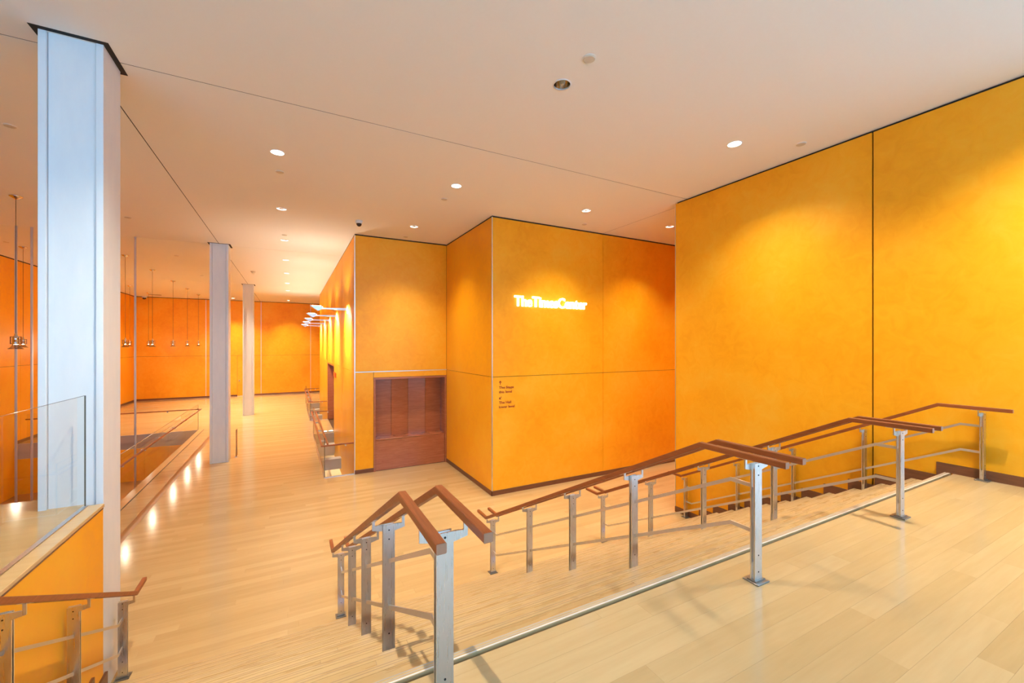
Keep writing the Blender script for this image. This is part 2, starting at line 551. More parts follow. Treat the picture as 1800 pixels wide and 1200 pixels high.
wc = struct(obj('wall_block_recess', bm, 'plaster_core'), 'orange recess wall around the wood counter')
panel_y(wc, YR, XL + .014, NX0, 0, ZJ); panel_y(wc, YR, NX0, XB, NZ, ZJ); panel_y(wc, YR, XL + .014, XB, ZJ + .012, TOP)
obj('joint_strip', box(XL + .014, XB, YR - .004, YR + .02, ZJ - .004, ZJ + .014), 'aluminium', wc)
obj('corner_trim', box(XL - .006, XL + .016, YR - .006, YR + .016, 0, TOP), 'aluminium', wc)
DY0, DY1, DZ = 18.10, 21.40, 2.69
bm = new_bm()
bx(bm, XL + PT, XL + .3, YR + .3, DY0, -1.2, ZC + .2); bx(bm, XL + PT, XL + .3, DY1, YBOX, -1.2, ZC + .2); bx(bm, XL + PT, XL + .3, DY0, DY1, DZ, ZC + .2)
wl = struct(obj('wall_block_left', bm, 'plaster_core'), 'long orange wall of the block along the hall, washed by arm lights')
ys = [YR + .016, 15.1, DY0, DY1, 24.5, YBOX]
for i in range(5):
    if i == 2: panel_x(wl, XL, ys[i], ys[i + 1], DZ, ZJ)
    else: panel_x(wl, XL, ys[i], ys[i + 1], -1.2 if i != 2 else 0, ZJ)
    panel_x(wl, XL, ys[i], ys[i + 1], ZJ, TOP)
wbk = struct(obj('wall_block_back', box(XL, 8, YBOX - .03, YBOX, 0, ZC + .2), 'plaster'), 'orange back face of the block')

# dark gap strips at the wall heads
for nm, a in (('trim_1', (XB + .005, 15, YT + .005, YT + PT, TOP, ZC)), ('trim_2', (XB + .005, XB + PT, YT, YR, TOP, ZC)),
              ('trim_3', (XL + .005, XB, YR + .005, YR + PT, TOP, ZC)), ('trim_4', (XL + .005, XL + PT, YR, YBOX, TOP, ZC)),
              ('trim_5', (XLEFT, 8, YFAR - .01, YFAR, TOP, ZC)), ('trim_6', (XLEFT, XLEFT + .01, 6.0, YFAR, TOP, ZC))):
    struct(obj(nm, box(*a), 'dark_gap'), 'dark shadow gap between wall head and ceiling')

# far wall, left wall, ends
wfar = struct(obj('wall_far', box(XLEFT - .2, 8, YFAR + PT, YFAR + .2, 0, ZC + .2), 'plaster_core'), 'far orange panelled wall closing the hall')
xs = [XLEFT, -4.986, -1.855, 1.254, 4.4, 8]
for i in range(5):
    if i == 1:
        panel_y(wfar, YFAR, xs[1], -3.25, 0, ZJ); panel_y(wfar, YFAR, -2.30, xs[2], 0, ZJ)
    else: panel_y(wfar, YFAR, xs[i], xs[i + 1], 0, ZJ)
    panel_y(wfar, YFAR, xs[i], xs[i + 1], ZJ, TOP)
for x in (-4.986, -1.855, 1.254): obj('joint_strip', box(x - .012, x + .012, YFAR - .006, YFAR + .02, 0, TOP), 'aluminium', wfar)
d = struct(obj('door_1', box(-3.243, -2.307, YFAR + .006, YFAR + .05, .005, ZJ - .006), 'plaster'), 'flush orange door in the far wall left of the third column')
bm = lathe(new_bm(), [(.05, 0), (.05, .02), (.03, .04), (.035, .09)], 14)
bmesh.ops.transform(bm, matrix=Matrix.Translation((-3.13, YFAR, 1.05)) @ Matrix.Rotation(math.radians(90), 4, 'X'), verts=bm.verts)
obj('door_knob', bm, 'chrome', d)

wleft = struct(obj('wall_left', box(XLEFT - .2, XLEFT - PT, YB, YFAR, -2.0, ZC + .2), 'plaster_core'), 'tall orange panelled wall on the far left of the stairwell')
ys = [YB, 2.6, 5.865, 9.0, 12.1, 15.2, 18.3, 21.437, 24.5, 27.6, 30.7, YFAR]
for i in range(len(ys) - 1):
    zb = ZU if ys[i + 1] < 6 else (-1.8 if ys[i + 1] < 22 else 0)
    panel_x(wleft, XLEFT, ys[i], ys[i + 1], zb, ZJ, -1); panel_x(wleft, XLEFT, ys[i], ys[i + 1], ZJ, TOP, -1)
struct(obj('wall_passage_end', box(14.9, 15, 5.9, YT, 0, ZC), 'plaster'), 'orange end wall of the passage behind the right wall')
struct(obj('wall_passage_near', box(XW + .24, 15, YEND - .2, YEND - .02, 0, ZC), 'plaster'), 'orange near wall of the passage behind the right wall')
struct(obj('wall_nook_end', box(7.95, 8.05, YBOX, YFAR, 0, ZC), 'plaster'), 'orange end wall of the nook behind the block')

# wall under the balcony edge on the left of the stairs
wu = struct(obj('wall_stair_left', box(XE - .22, XE - .02, YB, 5.50, 0, ZU - .03), 'plaster_core'), 'orange plaster wall between the stairs and the balcony')
obj('panel', box(XE - .02, XE, YN - .6, 5.50, 0, ZU - .035), 'plaster', wu)
struct(obj('trim_7', box(XE - .02, XE + .002, YN - .6, 5.50, ZU - .035, ZU - .022), 'skirt_wood'), 'thin brown line under the pale balcony edge')
cap = struct(obj('trim_8', bevel_all(box(XE - .16, XE + .004, YN - .6, 5.52, ZU - .022, ZU + .012), .004), 'maple'), 'pale maple edge board below the near glass guard')
tint(cap, .85)

# glazed front behind the camera: mullions and transoms, daylight enters through it
wb = struct(obj('window_1', box(XLEFT - .2, XOPEN + .1, YB - .1, YB, ZU - .3, ZU + .15), 'column_paint'), 'glazed front of the hall facing the street')
obj('head', box(XLEFT - .2, XOPEN + .1, YB - .1, YB, ZC - .15, ZC + .3), 'column_paint', wb)
nmul = 10
for k in range(nmul + 1):
    x = XLEFT + (XOPEN - XLEFT) * k / nmul
    obj('mullion', box(x - .04, x + .04, YB - .1, YB, ZU + .15, ZC - .15), 'column_paint', wb)
pl = bpy.data.lights.new('daylight_portal', 'AREA')
pl.shape = 'RECTANGLE'; pl.size = XOPEN - XLEFT; pl.size_y = ZC - ZU - .3; pl.cycles.is_portal = True
po = bpy.data.objects.new('daylight_portal', pl); COL.objects.link(po)
po.location = ((XOPEN + XLEFT) / 2, YB - .12, (ZC + ZU) / 2); po.rotation_euler = (math.radians(90), 0, 0)

w2 = struct(obj('window_2', box(XOPEN, XOPEN + .1, YB, YOPEN + .2, ZU - .3, ZU + .15), 'column_paint'), 'glazed side of the landing behind the right wall')
obj('head', box(XOPEN, XOPEN + .1, YB, YOPEN + .2, ZC - .15, ZC + .3), 'column_paint', w2)
for k in range(3):
    y = YB + (YOPEN - YB) * k / 2
    obj('mullion', box(XOPEN, XOPEN + .1, y - .04, y + .04, ZU + .15, ZC - .15), 'column_paint', w2)
pl = bpy.data.lights.new('daylight_portal', 'AREA')
pl.shape = 'RECTANGLE'; pl.size = YOPEN - YB; pl.size_y = ZC - ZU - .3; pl.cycles.is_portal = True
po = bpy.data.objects.new('daylight_portal', pl); COL.objects.link(po)
po.location = (XOPEN + .12, (YB + YOPEN) / 2, (ZC + ZU) / 2); po.rotation_euler = (math.radians(90), 0, math.radians(90))

# ------------------------------------------------------------------ baseboards
BH = .11
def skirt(nm, a, label): struct(obj(nm, bevel_all(box(*a), .003), 'skirt_wood'), label)
skirt('baseboard_front', (XB - .016, 15, YT - .016, YT, 0, BH), 'dark brown baseboard below the sign wall')
skirt('baseboard_side', (XB - .016, XB, YT - .016, YR, 0, BH), 'dark brown baseboard on the narrow return wall')
skirt('baseboard_recess', (XL + .004, NX0, YR - .016, YR, 0, BH), 'short dark brown baseboard left of the wood counter')
skirt('baseboard_far', (-2.307, 8, YFAR - .016, YFAR, 0, BH), 'dark brown baseboard of the far wall, right part')
skirt('baseboard_far_left', (XLEFT, -3.243, YFAR - .016, YFAR, 0, BH), 'dark brown baseboard of the far wall, left part')
skirt('baseboard_left', (XLEFT, XLEFT + .016, YVOID, YFAR, 0, BH), 'dark brown baseboard of the far left wall')

def stair_skirt(name, x0, x1, y_end, label, y_start):
    lo = [(y_start, ZU), (YN, ZU)]
    for i in range(NR):
        y = YN + i * TREAD; z = ZU - (i + 1) * RISE
        lo.append((y, z)); lo.append((y + TREAD if i < NR - 1 else y_end, z))
    up = [(y_end, BH)]
    for i in reversed(range(NR)):
        y = YN + i * TREAD + .10; z = ZU - (i + 1) * RISE + BH
        up.append((y, z)); up.append((y, z + RISE))
    up.append((y_start, ZU + BH))
    struct(obj(name, prism(new_bm(), lo + up, 'x', x0, x1), 'skirt_wood'), label)
stair_skirt('baseboard_right', XW - .022, XW, YEND, 'dark brown stepped skirting along the right wall beside the stairs', YOPEN)
stair_skirt('baseboard_stair_left', XE, XE + .022, 5.50, 'dark brown stepped skirting on the wall left of the stairs', YN - .5)

# ------------------------------------------------------------------ staircase
stairs = empty('staircase', ((XE + XW) / 2, YBOT, 0), 'wide pale maple staircase descending from the landing to the hall', 'staircase')
ox, oy = -(XE + XW) / 2, -YBOT
def sobj(name, bm, material):
    bmesh.ops.translate(bm, vec=(ox, oy, 0), verts=bm.verts)
    return obj(name, bm, material, stairs)
NOSE = .028
for i in range(NR):
    y = YN + i * TREAD; zt = ZU - i * RISE
    o = sobj('riser', box(XE, XW, y - .02, y - .002, zt - RISE - (.02 if i < NR - 1 else 0), zt - .03), 'maple_tread'); tint(o, R.random())
    yb = y - TREAD if i else y - .055
    # boards of the tread ending in this nosing
    if i:
        x = XE
        while x < XW - .01:
            xe = x + R.uniform(1.8, 3.4)
            if XW - xe < .6: xe = XW
            o = sobj('tread_board', box(x + .0007, xe - .0007, yb - .001, y + NOSE - .056, zt - .03, zt), 'maple_tread'); tint(o, R.random())
            x = xe
    # nosing strip with two dark grooves
    bm = new_bm()
    prism(bm, [(y + NOSE - .054, zt - .03), (y + NOSE - .004, zt - .03), (y + NOSE, zt - .026), (y + NOSE, zt - .004), (y + NOSE - .004, zt), (y + NOSE - .054, zt)], 'x', XE, XW)
    o = sobj('nosing', bm, 'maple_tread'); tint(o, .8)
    for dy in (.012, .030):
        sobj('groove', box(XE, XW, y + NOSE - dy - .002, y + NOSE - dy + .002, zt - .004, zt + .0006), 'groove_wood' if i else 'grey_fascia')
    if i == 0:
        sobj('edge_strip', box(XE, XW, y + NOSE - .050, y + NOSE - .042, zt - .004, zt + .0008), 'edge_white')
sobj('carriage', prism(new_bm(), [(YN - .05, ZU - .30), (YN - .05, ZU - .05), (YN - .021, ZU - .05), (YBOT - .021, RISE - .06), (YBOT - .021, 0), (YBOT - .3, 0)], 'x', XE + .01, XW - .01), 'grey_fascia')

# ------------------------------------------------------------------ stair railings
PY = [1.69, 2.82, 3.75, 4.69, 5.81]
RAIL_H = .846
RP = [(1.44, ZU + RAIL_H), (2.04, ZU + RAIL_H), (5.845, RAIL_H), (6.16, RAIL_H)]
def rail_z(y):
    if y <= RP[1][0]: return RP[1][1]
    if y >= RP[2][0]: return RP[2][1]
    t = (y - RP[1][0]) / (RP[2][0] - RP[1][0])
    return RP[1][1] + t * (RP[2][1] - RP[1][1])
def tread_z(y):
    if y < YN: return ZU
    k = int((y - YN) / TREAD) + 1
    return max(0, ZU - k * RISE)
ARM = .093
def plate(bm, side, y0, y1, zb, zt, ztop, arm=True):
    """flat post plate facing y with one arm rising to the handrail on the given side"""
    h = .038
    pts = [(-h, zb), (h, zb), (h, zt - .045)]
    if arm: pts += [(ARM + .010, zt - .031), (ARM + .010, ztop), (ARM - .008, ztop), (ARM - .008, zt - .003), (h, zt)]
    else: pts += [(h, zt)]
    pts += [(-h, zt)]
    if side < 0: pts = [(-a, b) for a, b in pts][::-1]
    return prism(bm, pts, 'y', y0, y1)

def railing(name, x, sides, label):
    t = empty(name, (x, YBOT, 0), label, 'railing', 'stair railings')
    Y0 = -YBOT
    for k, py in enumerate(PY):
        zb = tread_z(py); zr = rail_z(py); ztop = zr - .018; zt = zr - .056
        foot = .016 if k in (0, 4) else 0
        y = py + Y0
        rear = plate(new_bm(), -1, y + .007, y + .017, zb + foot, zt, ztop, -1 in sides)
        bx(rear, -.030, .030, y - .007, y + .007, zb + foot, zb + foot + .11)       # spacer blocks in the gap
        bx(rear, -.030, .030, y - .007, y + .007, zt - .16, zt - .004)
        post = obj('post', rear, 'steel', t)
        obj('front_plate', plate(new_bm(), 1, y - .017, y - .007, zb + foot, zt, ztop, 1 in sides), 'steel', post)
        for dz in (zt - zb - .035, zt - zb - .095, .05, .16):
            bm = new_bm()
            lathe(bm, [(.005, 0), (.005, .002)], 8)
            bmesh.ops.transform(bm, matrix=Matrix.Translation((0, y - .017, zb + foot + dz)) @ Matrix.Rotation(math.radians(90), 4, 'X'), verts=bm.verts)
            obj('bolt', bm, 'bolt_dark', post)
        if foot:
            bm = bevel_all(box(-.062, .062, y - .055, y + .055, zb, zb + .010), .002)
            bx(bm, -.050, .050, y - .030, y + .030, zb + .010, zb + .018)
            obj('base_plate', bm, 'foot_steel', post)
        sl = 0 if k in (0, 4) else (RP[2][1] - RP[1][1]) / (RP[2][0] - RP[1][0])
        for s in (sides if k < 4 else ()):                                           # steel saddle under the handrail
            c = s * ARM
            prism_pts = [(y - .07, zr - .024 - sl * .07), (y + .07, zr - .024 + sl * .07), (y + .07, zr - .018 + sl * .07), (y - .07, zr - .018 - sl * .07)]
            obj('saddle', prism(new_bm(), prism_pts, 'x', c - .012, c + .012), 'steel', post)
    for s in sides:
        r = obj('handrail', sweep_yz(new_bm(), s * ARM, [(a + Y0, b) for a, b in RP], rrect(.040, .040, .004)), 'rail_wood', t)
        obj('end_grain', box(s * ARM - .0185, s * ARM + .0185, RP[0][0] + Y0 - .001, RP[0][0] + Y0 + .002, RP[0][1] - .0185, RP[0][1] + .0185), 'end_grain', r)
    for hgt in (.630, .325):
        pts = [(1.70 + Y0, ZU + hgt), (1.87 + Y0, ZU + hgt), (5.67 + Y0, hgt), (5.80 + Y0, hgt)]
        obj('mid_bar', sweep_yz(new_bm(), 0, pts, [(-.005, -.013), (-.005, .013), (.005, .013), (.005, -.013)]), 'bar_steel', t)
    return t
railing('stair_railing', .571, (-1, 1), 'double wood and steel stair railing nearest the camera')
railing('stair_railing', 2.755, (-1, 1), 'double wood and steel stair railing in the middle of the stairs')
railing('stair_railing', 4.94, (-1, 1), 'double wood and steel stair railing next to the one along the right wall')
railing('stair_railing', 7.105, (-1,), 'single wood and steel railing close along the right orange wall')
railing('stair_railing', -1.572, (1,), 'single wood and steel railing at the lower left below the glass guard')

# ------------------------------------------------------------------ columns
CX0, CX1 = -2.124, -1.659
def column(y0, zb, label):
    t = empty('column', ((CX0 + CX1) / 2, y0 + .235, zb), label, 'column', 'white steel columns')
    h = ZC - zb; w_ = (CX1 - CX0) / 2; d_ = .235; fl_ = .058
    obj('flange', bevel_all(box(-w_, -w_ + fl_, -d_, d_, 0, h), .004), 'column_paint', t)
    obj('flange', bevel_all(box(w_ - fl_, w_, -d_, d_, 0, h), .004), 'column_paint', t)
    obj('web_plate', box(-w_ + fl_ + .004, w_ - fl_ - .004, -d_ + .028, -d_ + .06, 0, h), 'column_paint', t)
    obj('web_plate', box(-w_ + fl_ + .004, w_ - fl_ - .004, d_ - .06, d_ - .028, 0, h), 'column_paint', t)
    obj('web_core', box(-w_ + fl_ - .001, w_ - fl_ + .001, -d_ + .06, d_ - .06, 0, h), 'dark_gap', t)
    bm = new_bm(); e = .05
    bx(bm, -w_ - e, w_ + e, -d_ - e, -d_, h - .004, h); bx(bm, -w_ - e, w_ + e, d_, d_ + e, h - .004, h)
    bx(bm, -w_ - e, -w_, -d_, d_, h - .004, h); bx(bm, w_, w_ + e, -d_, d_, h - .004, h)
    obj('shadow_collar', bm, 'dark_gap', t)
column(5.585, 0, 'tall pale blue white steel column nearest the camera at the left')
column(14.975, 0, 'pale grey steel column second along the hall beside the stairwell guard')
column(24.40, 0, 'slim beige grey steel column third and farthest along the hall')

# ------------------------------------------------------------------ glass guards
def handrail_x(name, x0, x1, y, z, parent): return obj(name, bevel_all(box(x0, x1, y - .022, y + .022, z - .018, z + .018), .006), 'rail_wood', parent)
def handrail_y(name, x, y0, y1, z, parent): return obj(name, bevel_all(box(x - .022, x + .022, y0, y1, z - .018, z + .018), .006), 'rail_wood', parent)
def pane(parent, a):
    o = obj('glass_pane', box(*a), 'glass', parent)
    return o
def edge(parent, a): obj('glass_edge', box(*a), 'glass_edge', parent)

gz = EYE - .494
t = empty('glass_guard', (-1.76, 2, ZU), 'near glass guard standing on the pale balcony edge at the left', 'guard')
def loc(t, a): l = t.location; return (a[0] - l.x, a[1] - l.x * 0 - l.x, 0)
def rel(t, a):
    l = t.location
    return (a[0] - l.x, a[1] - l.x, a[2] - l.y, a[3] - l.y, a[4] - l.z, a[5] - l.z)
for ya, yb in ((1.5, 4.125), (4.137, 5.48)):
    pane(t, rel(t, (-1.765, -1.755, ya, yb, ZU + .005, gz)))
    edge(t, rel(t, (-1.766, -1.754, ya, yb, gz, gz + .002)))
    edge(t, rel(t, (-1.766, -1.754, yb, yb + .002, ZU + .005, gz)))
obj('shoe', box(*rel(t, (-1.780, -1.742, 1.5, 5.50, ZU + .012, ZU + .022))), 'steel', t)

t = empty('glass_guard', (XCURB, YVOID, 0), 'long glass guard with wooden handrail around the stairwell on the left', 'guard')
H = 1.05
n = 0
y = 7.0
while y < YVOID - .1:
    ye = min(y + 2.37, YVOID)
    pane(t, rel(t, (XCURB - .008, XCURB + .008, y + .005, ye - .005, .0, H)))
    edge(t, rel(t, (XCURB - .009, XCURB + .009, y + .005, ye - .005, H, H + .006)))
    y = ye
x = XLEFT + .25
while x < XCURB - .1:
    xe = min(x + 1.65, XCURB)
    pane(t, rel(t, (x + .005, xe - .005, YVOID - .008, YVOID + .008, .0, H)))
    x = xe
edge(t, rel(t, (XCURB - .009, XCURB + .009, YVOID - .009, YVOID + .009, 0, H)))
handrail_y('handrail', .10, 7.0 - YVOID, .0, .86, t)
handrail_x('handrail', XLEFT + .25 - XCURB, .12, .0 - .07, .86, t)
for k in range(9):
    obj('rail_bracket', box(.0, .10, -1.0 - k * 1.6, -.96 - k * 1.6, .80, .845), 'steel', t)
for k in range(3):
    obj('rail_bracket', box(-1.0 - k * 1.6, -.96 - k * 1.6, -.08, 0, .80, .845), 'steel', t)
c2 = obj('curb', bevel_all(box(*rel(t, (XCURB + .01, XCURB + .19, 6.0, YVOID + .03, -.02, .012))), .003), 'maple', t); tint(c2, .95)
obj('curb_line', box(*rel(t, (XCURB + .19, XCURB + .205, 6.0, YVOID + .03, -.02, .004))), 'bolt_dark', t)

def slot_guard(y0, y1, label, near):
    X = .775
    t = empty('glass_guard', (X, y0, 0), label, 'guard', 'glass guards along the block')
    n = max(2, round((y1 - y0) / 1.55)); s_ = (y1 - y0) / n
    for k in range(n):
        pane(t, rel(t, (X - .007, X + .007, y0 + k * s_ + .004, y0 + (k + 1) * s_ - .004, 0, 1.05)))
        edge(t, rel(t, (X - .008, X + .008, y0 + k * s_ + .004, y0 + (k + 1) * s_ - .004, 1.05, 1.054)))
    for yy in (y0, y1):
        pane(t, rel(t, (X + .008, XL - .01, yy - .007, yy + .007, 0, 1.05)))
        edge(t, rel(t, (X - .010, X + .010, yy - .010, yy + .010, 0, 1.05)))
        handrail_x('handrail', -.075, XL - X - .02, yy - y0 - .06 if yy == y0 else yy - y0 + .06, .86, t)
        obj('rail_bracket', box(.50, .53, yy - y0 - .06, yy - y0 + .06, .80, .845), 'steel', t)
    handrail_y('handrail', -.065, -.08, y1 - y0 + .08, .86, t)
    handrail_y('handrail', .085, .1, y1 - y0 - .1, .86, t)
    for k in range(n):
        obj('rail_bracket', box(-.06, .08, (k + .5) * s_ - .015, (k + .5) * s_ + .015, .80, .845), 'steel', t)
    obj('base_rail', box(-.02, .012, 0, y1 - y0, 0, .018), 'steel', t)
    obj('base_rail', box(.0, XL - X - .01, -.015, .015, 0, .018), 'steel', t)
slot_guard(12.0, 18.13, 'near glass guard with wooden handrails beside the block corner', True)
slot_guard(21.38, 27.7, 'far glass guard with wooden handrails beyond the dark doorway', False)
for (sx0, sx1, sy0, sy1), nm, lb in zip(SLOTS, ('floor_slot_near', 'floor_slot_far'), ('sunken lit strip behind the near glass guard', 'sunken lit strip behind the far glass guard')):
    bm = box(sx0 - .2, sx1, sy0, sy1, -1.0, -.9)
    fs = struct(obj(nm, bm, 'slot_floor'), lb)
    obj('slot_side', box(sx0 - .20, sx0 - .16, sy0, sy1, -.9, -.30), 'grey_fascia', fs)
    obj('slot_end', box(sx0, sx1, sy1 - .06, sy1, -.9, -.001), 'grey_fascia', fs)
    obj('slot_end', box(sx0, sx1, sy0, sy0 + .06, -.9, -.021), 'grey_fascia', fs)
    for k in range(2):
        yy = sy0 + 2.45 + k * 2.2
        obj('cross_beam', box(sx0, sx1 - .08, yy, yy + .3, -.50, -.17), 'grey_fascia', fs)
    for k in range(2):
        yy = sy0 + 1.2 + k * 2.4
        lmp = obj('strip_light', box(sx0 - .14, sx0 - .08, yy, yy + .9, -.34, -.31), 'lamp_lit', fs)

# little round lights on the bridge edge by the doorway
for x, lb in ((1.20, 'round floor light at the bridge edge, farther from the wall'), (1.42, 'round floor light at the bridge edge, close to the wall')):
    t = empty('floor_light', (x, 18.32, 0), lb, 'floor light', 'floor lights at the doorway')
    obj('rim', lathe(new_bm(), [(.10, 0), (.10, .02), (.085, .022)], 20), 'bolt_dark', t)
    obj('lens', lathe(new_bm(), [(.082, .022), (.075, .030)], 20), 'floor_light', t)

# ------------------------------------------------------------------ doorway in the block's left wall
d = struct(obj('door_2', box(XL + .28, XL + .34, DY0, DY1, 0, DZ), 'niche_wood'), 'dark red wood double door set into the block wall')
obj('door_leaf', box(XL + .24, XL + .28, DY0 + .05, (DY0 + DY1) / 2 - .004, .01, DZ - .05), 'niche_wood', d)
obj('door_leaf', box(XL + .24, XL + .28, (DY0 + DY1) / 2 + .004, DY1 - .05, .01, DZ - .05), 'niche_wood', d)
obj('jamb', box(XL - .004, XL + .28, DY1 - .05, DY1 - .003, 0, DZ), 'niche_wood', d)
obj('jamb', box(XL - .004, XL + .28, DY0 + .003, DY0 + .05, 0, DZ), 'niche_wood', d)
obj('jamb', box(XL - .004, XL + .28, DY0 + .05, DY1 - .05, DZ - .05, DZ), 'niche_wood', d)
for yy in ((DY0 + DY1) / 2 - .1, (DY0 + DY1) / 2 + .1): obj('door_handle', box(XL + .19, XL + .24, yy - .015, yy + .015, .9, 1.3), 'steel', d)
t = empty('exit_sign', (XL, 17.75, 2.25), 'small red sign projecting beside the dark doorway', 'sign')
obj('sign_blade', bevel_all(box(-.03, -.008, -.62, .22, .0, .19), .004), 'sign_red', t)
obj('bracket', box(-.009, 0, -.5, .1, .04, .15), 'steel', t)

# ------------------------------------------------------------------ wood counter in the recess
t = empty('wood_counter', (NX0, YR, 0), 'built-in dark red wood counter recess in the orange wall', 'counter')
nw = NX1 - NX0; SD = .42
obj('frame_post', box(0, .05, -.012, .12, 0, NZ), 'niche_wood', t)
obj('frame_post', box(nw - .05, nw, -.012, .12, 0, NZ), 'niche_wood', t)
obj('frame_head', box(.05, nw - .05, -.012, .12, NZ - .05, NZ), 'niche_wood', t)
obj('front_panel', box(.056, nw - .056, .012, .05, .012, .845), 'niche_wood', t)
obj('sill', bevel_all(box(.052, nw - .052, .004, SD, .85, .885), .004), 'niche_wood', t)
pw = (nw - .10) / 4
for k in range(4):
    a_, b_ = .05 + k * pw + .004, .05 + (k + 1) * pw - .004
    ya, yb = (SD - .075, SD - .015) if k % 2 else (SD - .015, SD - .075)
    obj('back_panel', prism(new_bm(), [(a_, ya), (b_, yb), (b_, yb + .022), (a_, ya + .022)], 'z', .886, NZ - .052), 'niche_wood', t)
obj('back_board', box(.05, nw - .05, SD + .02, SD + .05, .0, NZ), 'bolt_dark', t)
obj('side_reveal', box(nw - .045, nw - .02, .12, SD + .02, .886, NZ - .05), 'niche_wood', t)
obj('side_reveal', box(.02, .045, .12, SD + .02, .886, NZ - .05), 'niche_wood', t)
obj('top_reveal', box(.05, nw - .05, .12, SD + .02, NZ - .05, NZ - .02), 'niche_wood', t)
obj('plinth', box(.05, nw - .05, .02, .06, 0, .012), 'bolt_dark', t)

# ------------------------------------------------------------------ lettering
def text_mesh(s, size, offset=0., extrude=.004, spacing=1.):
    cu = bpy.data.curves.new('t', 'FONT'); cu.body = s; cu.size = size; cu.offset = offset; cu.extrude = extrude
    cu.space_character = spacing; cu.resolution_u = 3
    o = bpy.data.objects.new('t', cu); COL.objects.link(o)
    bpy.context.view_layer.update()
    me = bpy.data.meshes.new_from_object(o.evaluated_get(bpy.context.evaluated_depsgraph_get()))
    bpy.data.objects.remove(o); bpy.data.curves.remove(cu)
    return me
def fit(me, x0, x1, z0, zh, y, material, ref_h=None):
    """stand a text mesh upright on a wall facing -y, left edge x0, baseline z0"""
    xs_ = [v.co.x for v in me.vertices]; mn, mx = min(xs_), max(xs_)
    hs = max(v.co.y for v in me.vertices)
    kx = (x1 - x0) / (mx - mn) if x1 else 1.; kz = zh / (ref_h or hs)
    for v in me.vertices:
        c = v.co.copy(); v.co = (x0 + (c.x - mn) * kx, y - c.z, z0 + c.y * kz)
    me.materials.clear(); me.materials.append(MATS[material])
    return me

word = 'TheTimesCenter'
sign = empty('lit_wall_sign', (4.70, YT, EYE + .925), 'glowing white TheTimesCenter letters on the orange wall', 'sign')
pieces = []; cur = 0.
for ch in word:
    me = text_mesh(ch, 1.0, .019, .05)
    xs_ = [v.co.x for v in me.vertices]; mn, mx = min(xs_), max(xs_)
    pieces.append((me, cur - mn, mx - mn)); cur += (mx - mn) + .022
k = 2.16 / (cur - .022); kz = .262 / .74
for (me, off, wd), ch in zip(pieces, word):
    for v in me.vertices:
        c = v.co.copy(); v.co = ((c.x + off) * k, -.035 - c.z * .4, c.y * kz)
    me.materials.clear(); me.materials.append(MATS['sign_lit'])
    o = bpy.data.objects.new('letter_' + ch.lower(), me); COL.objects.link(o); o.parent = sign

way = empty('direction_sign', (4.304, YT, EYE - 1.5), 'small dark red direction lettering on the orange wall by its corner', 'sign')
for s, x1, dz in (('The Stage', .395, -1.038), ('this level', .345, -1.144), ('The Hall', .325, -1.393), ('lower level', .415, -1.497)):
    me = fit(text_mesh(s, 1., .018, .003), 0, x1, 1.5 + dz, .060, -.002, 'lettering', .73)
    o = bpy.data.objects.new('text_line', me); COL.objects.link(o); o.parent = way
def arrow(bm, cx, cz, ang, s):
    m_ = Matrix.Rotation(ang, 2)
    for pts in ([(-.09, -.5), (.09, -.5), (.09, .3), (-.09, .3)], [(0, .5), (-.40, .08), (-.26, -.04), (0, .26)], [(0, .5), (0, .26), (.26, -.04), (.40, .08)]):
        prism(bm, [(cx + (m_ @ Vector(q)).x * s, cz + (m_ @ Vector(q)).y * s) for q in pts], 'y', -.003, .0)
    return bm
obj('arrow', arrow(new_bm(), .035, 1.5 - .896, 0, .092), 'lettering', way)
obj('arrow', arrow(new_bm(), .035, 1.5 - 1.258, math.radians(135), .085), 'lettering', way)

# ------------------------------------------------------------------ pendants over the stairwell
def pendant_proto():
    t = empty('pendant_lamp', (0, 0, ZC), 'x', 'pendant lamp', 'pendant lamps over the stairwell')
    zl = EYE + .06 - ZC                                       # lamp centre below the ceiling
    obj('canopy', lathe(new_bm(), [(.10, 0), (.10, -.012), (.05, -.04), (.02, -.06)], 18), 'chrome', t, True)
    obj('cord', lathe(new_bm(), [(.005, zl + .16), (.005, -.05)], 8), 'bolt_dark', t)
    obj('socket', lathe(new_bm(), [(.012, zl + .17), (.022, zl + .15), (.022, zl + .12), (.046, zl + .10), (.048, zl + .0), (.040, zl - .005), (.052, zl - .02), (.052, zl - .05), (.040, zl - .06)], 18), 'chrome', t, True)
    obj('shade', lathe(new_bm(), [(.045, zl - .055), (.060, zl - .09), (.085, zl - .125), (.115, zl - .15), (.112, zl - .152), (.08, zl - .122), (.055, zl - .09), (.04, zl - .055)], 22, close=False), 'lamp_glass', t, True)
    bm = new_bm()
    for s in (-1, 1):
        bx(bm, s * .075 - .005, s * .075 + .005, -.012, .012, zl - .045, zl + .09)
        bx(bm, min(s * .04, s * .08), max(s * .04, s * .08), -.012, .012, zl - .05, zl - .04)
        bx(bm, min(s * .015, s * .08), max(s * .015, s * .08), -.012, .012, zl + .09, zl + .10)
    obj('yoke', bm, 'rail_wood', t)
    obj('bulb', lathe(new_bm(), [(.034, zl - .0600), (.034, zl - .0615)], 14), 'bulb_lit', t)
    return t
